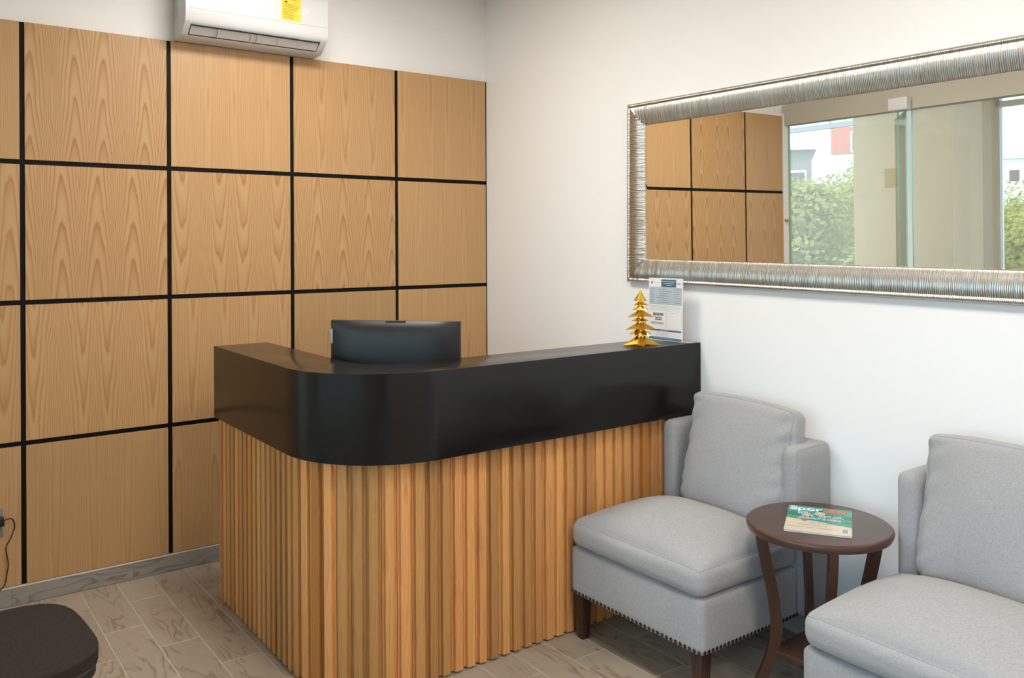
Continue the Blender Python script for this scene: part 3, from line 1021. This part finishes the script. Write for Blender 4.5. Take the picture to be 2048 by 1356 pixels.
sh = obj('lower_shelf', box_bm(-.115, .115, -.115, .115, .150, .168, .003, 2), MT['walnut'], tb, angle=35)
sh.rotation_euler = (0, 0, PI / 4)

mag = empty('magazine', (-.361, -2.509, .6012), 0, 'magazine with green and sand beach cover lying on the round side table', 'magazine')
# local axes: +x along the title, +y up the cover
ux = Vector((.535, -.845, 0)).normalized()
mag.rotation_euler = (0, 0, math.atan2(ux.y, ux.x))
mw, mh = .105, .1425
box('pages', -mw + .001, mw - .001, -mh + .001, mh - .001, .0003, .0042, MT['paper'], mag)
def cover_bm(y0, y1, z=.0042, x0=-mw, x1=mw):
    bm = bmesh.new()
    box_bm(x0, x1, y0, y1, z, z + .0005, 0, 1, bm); return bm
obj('cover', cover_bm(-mh, mh), MT['mag_green'], mag)
def mflat(nm, poly, mat, z=.0049):
    bm = prism_bm(poly, z, z + .0001); return obj(nm, bm, MT[mat], mag)
mflat('sky_print', [(-mw, .085), (-.02, .075), (.05, .082), (mw, .07), (mw, .12), (.02, .142), (-mw, mh)], 'mag_teal')
mflat('hill_print', [(-mw, .035), (-.05, .03), (.0, .04), (.05, .033), (mw, .03), (mw, .062), (.06, .05), (.0, .065), (-.04, .05), (-mw, .075)], 'mag_dgreen', .0050)
mflat('sand_print', [(-mw, -mh), (mw, -mh), (mw, -.055), (.045, -.035), (.0, -.02), (-.05, -.012), (-mw, -.005)], 'mag_sand', .0051)
def mtext(body, size, x, y, mat, z=.0053, shear=0.0, bold=0.0, rot=0, sx=1.0):
    o = text_mesh('cover_lettering', body, size, MT[mat], mag, .00008, shear=shear, bold=bold)
    o.location = (x, y, z); o.rotation_euler = (0, 0, rot); o.scale = (sx, 1, 1); return o
mtext('Spor', .056, -.046, .112, 'mag_white', bold=.0016, sx=1.0)
mtext('tillán', .052, .052, .108, 'mag_orange', .0054, bold=.0016, sx=.82)
for dz, mt_, bo_ in ((.0053, 'mag_white', .0026), (.0056, 'mag_blue', .0003)):
    mtext('¡AL', .026, -.052, .068, mt_, dz, bold=bo_, rot=.08)
    mtext('VAMOS AL', .028, .010, .040, mt_, dz, bold=bo_)
    mtext('A LA SELVA', .026, .002, .010, mt_, dz, bold=bo_, rot=-.02)
mtext('Hi  Nuestros', .018, .02, -.040, 'mag_blue', .0053)
mtext('La gran aventura', .013, -.02, -.066, 'mag_green', .0053)
mflat('figure_print', [(-.018, .062), (-.006, .088), (.006, .092), (.016, .084), (.020, .062), (.012, .048), (-.008, .050)], 'mag_sand', .0055)
mflat('figure_print', [(-.006, .088), (.0, .100), (.012, .100), (.014, .088)], 'ink', .0057)
mflat('star_print', [(-.040 + (.016 if k % 2 == 0 else .007) * math.cos(k * PI / 5), .048 + (.016 if k % 2 == 0 else .007) * math.sin(k * PI / 5)) for k in range(10)], 'mag_yellow', .0059)
mflat('crab_print', [(-.046 + (.016 if k % 2 == 0 else .006) * math.cos(k * PI / 6), -.020 + (.014 if k % 2 == 0 else .006) * math.sin(k * PI / 6)) for k in range(12)], 'red', .0055)
mflat('ribbon_print', [(.030, .020), (.060, .018), (.062, .026), (.032, .028)], 'mag_orange', .0058)
mflat('ball_print', [(.092 + .010 * math.cos(k * PI / 7), .003 + .013 * math.sin(k * PI / 7)) for k in range(14)], 'mag_green', .0058)
mflat('barcode_patch', [(.073, -.118), (.096, -.118), (.096, -.075), (.073, -.075)], 'mag_white', .0053)
for k in range(9): mflat('barcode_bar', [(.075, -.115 + k * .0043), (.094, -.115 + k * .0043), (.094, -.113 + k * .0043), (.075, -.113 + k * .0043)], 'ink', .0055)
for k, (x, w_) in enumerate(((-.095, .05), (-.04, .03), (.0, .045))): mflat('small_print', [(x, -.095), (x + w_, -.095), (x + w_, -.092), (x, -.092)], 'greyink', .0053)

# ================================================================== THINGS ON THE DESK TOP
gt = empty('gold_tree', (-.262, -1.560, TOPZ + .0004), rad(-36), 'small faceted gold tree ornament on the desk top in front of the printed notice', 'ornament')
tiers = [(.086, .000, .050, 0), (.056, .043, .034, 36), (.073, .066, .040, 0), (.042, .101, .024, 36), (.062, .121, .036, 0), (.040, .150, .026, 36), (.035, .171, .022, 0), (.031, .189, .0500, 36)]
for r_, z, h, rz in tiers:
    bm = bmesh.new()
    ap = bm.verts.new((0, 0, z + h)); bt = bm.verts.new((0, 0, z + .0005))
    ring = []
    for k in range(10):
        a = rad(-90 + rz) + k * PI / 5
        rr_ = r_ if k % 2 == 0 else r_ * .40
        zz = z if k % 2 == 0 else z + .004
        ring.append(bm.verts.new((rr_ * math.cos(a), rr_ * math.sin(a), zz)))
    mid = []
    for k in range(10):   # shoulder ring keeps arms full, dropping outward
        a = rad(-90 + rz) + k * PI / 5
        rr_ = r_ * (.34 if k % 2 == 0 else .22)
        mid.append(bm.verts.new((rr_ * math.cos(a), rr_ * math.sin(a), z + h * (.62 if k % 2 == 0 else .50))))
    for k in range(10):
        j = (k + 1) % 10
        bm.faces.new((ring[k], ring[j], mid[j], mid[k])); bm.faces.new((mid[k], mid[j], ap)); bm.faces.new((ring[j], ring[k], bt))
    bmesh.ops.recalc_face_normals(bm, faces=bm.faces)
    obj('star_tier', bm, MT['gold'], gt)
obj('core', tube_bm([(0, 0, .002), (0, 0, .20)], [.018, .006], 10), MT['gold'], gt)

card = empty('notice_card', (-.088, -1.540, TOPZ + .0006), 0, 'printed permit sheet reading 2022 leaning on the wall behind the gold tree', 'notice')
# local frame: x right as read (towards -Y), z up, front facing -X ; lean back towards the wall
card.rotation_euler = (rad(-1.2), 0, rad(-90))
def cflat(nm, x0, x1, z0, z1, mat, y=-.0012, parent=None):
    return box(nm, x0, x1, y, y + .0003, z0, z1, MT[mat], parent or card)
sheet = box('sheet', -.104, .104, -.0008, .0008, .002, .283, MT['paper'], card)
cflat('header_block', -.026, .064, .243, .277, 'teal')
for k, (a, b) in enumerate(((-.020, .058), (-.012, .050), (.005, .034))): cflat('header_print', a, b, .266 - k * .0085, .2695 - k * .0085, 'palegrey', -.0016)
cflat('info_table', -.099, .099, .166, .240, 'palegrey')
rr = random.Random(9)
for k in range(7):
    z = .232 - k * .0098
    cflat('table_print', -.095, -.095 + rr.uniform(.02, .03), z, z + .0022, 'greyink', -.0016)
    a = rr.uniform(-.055, -.02); cflat('table_print', a, a + rr.uniform(.04, .08), z - .001, z + .0012, 'greyink', -.0016)
    cflat('table_print', .060, .060 + rr.uniform(.02, .036), z, z + .002, 'greyink', -.0016)
cflat('table_rule', -.099, .099, .240, .2412, 'greyink'); cflat('table_rule', -.099, .099, .1645, .1662, 'greyink'); cflat('table_rule', .0525, .0535, .166, .240, 'greyink', -.0016)
for k in range(4): cflat('body_print', -.092, .092 - (k == 3) * .08, .156 - k * .006, .1575 - k * .006, 'lightink')
xx = -.076
while xx < -.012:
    w_ = rr.choice((.0012, .002, .003)); cflat('barcode_bar', xx, xx + w_, .112, .125, 'ink'); xx += w_ + rr.choice((.0012, .002))
o = text_mesh('year_lettering', '2022', .021, MT['ink'], card, .0001, bold=.0004); o.location = (-.043, -.0013, .0985); o.rotation_euler = (PI / 2, 0, 0)
o = text_mesh('risk_lettering', 'RIESGO BAJO', .0135, MT['ink'], card, .0001); o.location = (-.050, -.0013, .078); o.rotation_euler = (PI / 2, 0, 0)
for a, b, c, d in ((.008, .096, .0560, .0568), (.008, .096, .1355, .1363), (.008, .0088, .056, .136), (.0952, .096, .056, .136)): cflat('box_rule', a, b, c, d, 'lightink')
cflat('body_print', .024, .078, .126, .1275, 'lightink')
cflat('teal_bar', -.099, .097, .0435, .0505, 'teal'); cflat('bar_print', -.03, .025, .0463, .048, 'palegrey', -.0016)
for k in range(3): cflat('body_print', -.06, .02, .034 - k * .0085, .0355 - k * .0085, 'lightink')
cflat('footer_band', -.099, .099, .0045, .0155, 'blueprint')
cflat('footer_print', -.07, .06, .0105, .0118, 'palegrey', -.0016)
bm = prism_bm([(-.085 + .005 * math.cos(k * PI / 6), .262 + .006 * math.sin(k * PI / 6)) for k in range(12)], 0, .0003)
o = obj('round_emblem', bm, MT['red'], card); o.rotation_euler = (PI / 2, 0, 0); o.location = (0, -.0009, 0)
for a, b in ((-.074, -.058), (-.052, -.034)): cflat('header_print', a, b, .261, .2625, 'lightink')
for a in (.070, .077, .084): cflat('mark_print', a, a + .005, .256, .263, 'greyink')
# small acrylic foot lying behind the sheet
ft = box('paper_slip', -.062, -.020, -1.655, -1.560, TOPZ + .0003, TOPZ + .0012, MT['paper'])
tag(ft, 'white paper slip lying flat on the desk top behind the printed sheet', 'paper')

# ================================================================== STOOL, SOCKET AND CORD
stl = empty('stool', (-2.683, -1.50, 0), 0, 'dark brown upholstered seat with black underside at the lower left corner', 'stool')
bm = cushion_bm((.238, .272, .019), .015, (.003, .003, .006), 20, .0, 2)
for v in bm.verts:   # round the plan corners
    a, b = v.co.x / .238, v.co.y / .268
    k = max(0, (abs(a) ** 3.2 + abs(b) ** 3.2) - 1)
    s_ = (1 / (1 + k)) ** (1 / 3.2)
    v.co.x *= s_; v.co.y *= s_
    if v.co.x > 0: v.co.x *= 1 + .075 * (-v.co.y / .27)
o = obj('seat_pad', bm, MT['fabric_dark'], stl, smooth=True); o.location = (0, 0, .428)
stl.rotation_euler = (0, 0, 0)
bm = prism_bm(rrect(.225, .252, .085), .388, .414)
bmesh.ops.bevel(bm, geom=bm.edges[:], offset=.004, segments=2, profile=.5, affect='EDGES')
obj('seat_shell', bm, MT['black'], stl, angle=40)
for lx in (-1, 1):
    for ly in (-1, 1):
        obj('leg', tube_bm([(lx * .15, ly * .17, .39), (lx * .19, ly * .21, .0)], .012, 12), MT['black'], stl, angle=40)

ol = empty('wall_socket', (-2.545, -.001, .367), 0, 'grey wall socket plate on the oak panel at the left picture edge', 'socket')
box('plate', -.026, .026, -.006, .0005, -.060, .060, MT['outlet'], ol, .002, 2)
pg = empty('power_plug', (-2.548, -.0075, .382), 0, 'black plug with a thin black cord in the grey wall socket', 'plug')
obj('plug_body', box_bm(-.030, .031, -.040, .0, -.020, .017, .005, 2), MT['black'], pg, angle=35)
box('indicator', -.020, .006, -.0412, -.0398, .004, .010, simple('green_indicator', (.35, .45, .02), .4), pg)
cp = [(-2.517, -.030, .383), (-2.500, -.030, .388), (-2.485, -.022, .380), (-2.476, -.012, .355), (-2.480, -.010, .325), (-2.494, -.010, .291), (-2.508, -.010, .264),
      (-2.505, -.010, .225), (-2.500, -.010, .185), (-2.506, -.010, .145), (-2.512, -.010, .105), (-2.535, -.014, .080), (-2.57, -.03, .03), (-2.62, -.06, .0045), (-2.72, -.12, .004)]
cp = [Vector(p) - pg.location for p in cp]
fine = []
for i in range(len(cp) - 1):
    p0, p1, p2, p3 = cp[max(i - 1, 0)], cp[i], cp[i + 1], cp[min(i + 2, len(cp) - 1)]
    for k in range(5):
        t = k / 5
        fine.append(.5 * ((2 * p1) + (-p0 + p2) * t + (2 * p0 - 5 * p1 + 4 * p2 - p3) * t * t + (-p0 + 3 * p1 - 3 * p2 + p3) * t ** 3))
fine.append(cp[-1])
obj('cord', tube_bm(fine, .0024, 8), MT['cord'], pg, smooth=True)

# ================================================================== OUTSIDE (seen through the windows in the mirror)
grd = box('street_ground', -90, XO - .25, -60, 90, -.6, -.15, MT['street']); tag(grd, kind='structure')
def vpos(px, t):
    """outdoor point met by the reflected view at picture column px, t metres along the view axis"""
    k = (px - 1024) / 1714.74
    return Vector((2.92168 - t * (fw.x + rt0.x * k), -4.24954 + t * (fw.y + rt0.y * k), 0))
def tree(px, t, zc, rx, rz, mat, label, seed, nleaf=12000, leaf=.075):
    p = vpos(px, t); R_ = random.Random(seed)
    g_ = empty('street_tree', (p.x, p.y, -.15), R_.uniform(0, 6), label, 'tree', 'trees outside the windows')
    verts, faces = [], []
    blobs = [(Vector((R_.uniform(-.6, .6) * rx, R_.uniform(-.6, .6) * rx, zc + .15 + R_.uniform(-.9, .55) * rz)), R_.uniform(.32, .55) * rx) for _ in range(22)]
    blobs.append((Vector((0, 0, zc + .15)), rx * .7))
    for _ in range(nleaf):
        c, br = R_.choice(blobs)
        d = Vector((R_.gauss(0, 1), R_.gauss(0, 1), R_.gauss(0, 1))).normalized()
        q = c + d * br * R_.uniform(.78, 1.06)
        if q.z < .4: q.z = .4 + R_.random() * .6
        a = Vector((R_.gauss(0, 1), R_.gauss(0, 1), R_.gauss(0, .6))).normalized(); b = a.cross(d + Vector((.01, 0, 0))).normalized()
        s1 = leaf * R_.uniform(.6, 1.3)
        i = len(verts)
        verts += [tuple(q - a * s1), tuple(q - b * s1 * .5), tuple(q + a * s1), tuple(q + b * s1 * .5)]
        faces.append((i, i + 1, i + 2, i + 3))
    me = bpy.data.meshes.new('foliage'); me.from_pydata(verts, [], faces)
    o = link_mesh('foliage', me, MT[mat], g_); o['kind'] = 'stuff'
    obj('trunk', tube_bm([(0, 0, 0), (.05, .02, 1.2), (.02, .1, zc)], [.2, .15, .08], 10), MT['bark'], g_, smooth=True)
tree(1690, 24, 2.0, 1.9, 1.6, 'leaf_a', 'tallest bright green street tree outside the first window, seen in the mirror', 1)
tree(1622, 21, 1.5, 1.55, 1.3, 'leaf_b', 'lower olive green street tree left of the tallest one, seen in the mirror', 2)
tree(1545, 29, 1.6, 2.0, 1.3, 'leaf_a', 'green street tree against the panelling edge, seen in the mirror', 3)
tree(2050, 22, 1.2, 1.7, 1.3, 'leaf_a', 'green street tree outside the long window, seen in the mirror', 4)
tree(2130, 26, 1.6, 2.1, 1.3, 'leaf_b', 'olive street tree farthest along the long window, seen in the mirror', 6)
def building(px, t, wd, z1, mat, label, rows, colsn, band=None):
    p = vpos(px, t)
    k = (px - 1024) / 1714.74
    ang = math.atan2((fw.y + rt0.y * k), -(fw.x + rt0.x * k)) - PI / 2
    g_ = empty('building', (p.x, p.y, -.15), ang, label, 'building')
    box('wall', -wd / 2, wd / 2, 0, 8, 0, z1, MT[mat], g_)
    box('roof', -wd / 2 - .2, wd / 2 + .2, -.2, 8.2, z1, z1 + .25, MT['bwhite'], g_)
    if band:
        for a, b, m_ in band: box('facade_band', -wd / 2 - .03, wd / 2 + .03, -.06, 0, a, b, MT[m_], g_)
    for r in range(rows):
        for c in range(colsn):
            x = -wd / 2 + wd * (c + .5) / colsn; z = z1 - 1.4 - r * 2.3
            if z < 1: continue
            wdw = box('window', x - .45, x + .45, -.08, .01, z - .55, z + .55, MT['bwhite'], g_)
            box('pane', x - .36, x + .36, -.09, -.075, z - .46, z + .46, MT['bwin'], wdw)
building(1722, 45, 2.8, 7.9, 'bwhite', 'white building with a red painted band above the trees, seen in the mirror', 1, 1, [(5.9, 7.3, 'bred')])
building(1560, 36, 2.6, 5.2, 'bgrey', 'low dark grey building at the panelling edge, seen in the mirror', 2, 2)
building(2030, 70, 8.5, 7.6, 'bwhite', 'white apartment block above the trees of the long window, seen in the mirror', 3, 5)
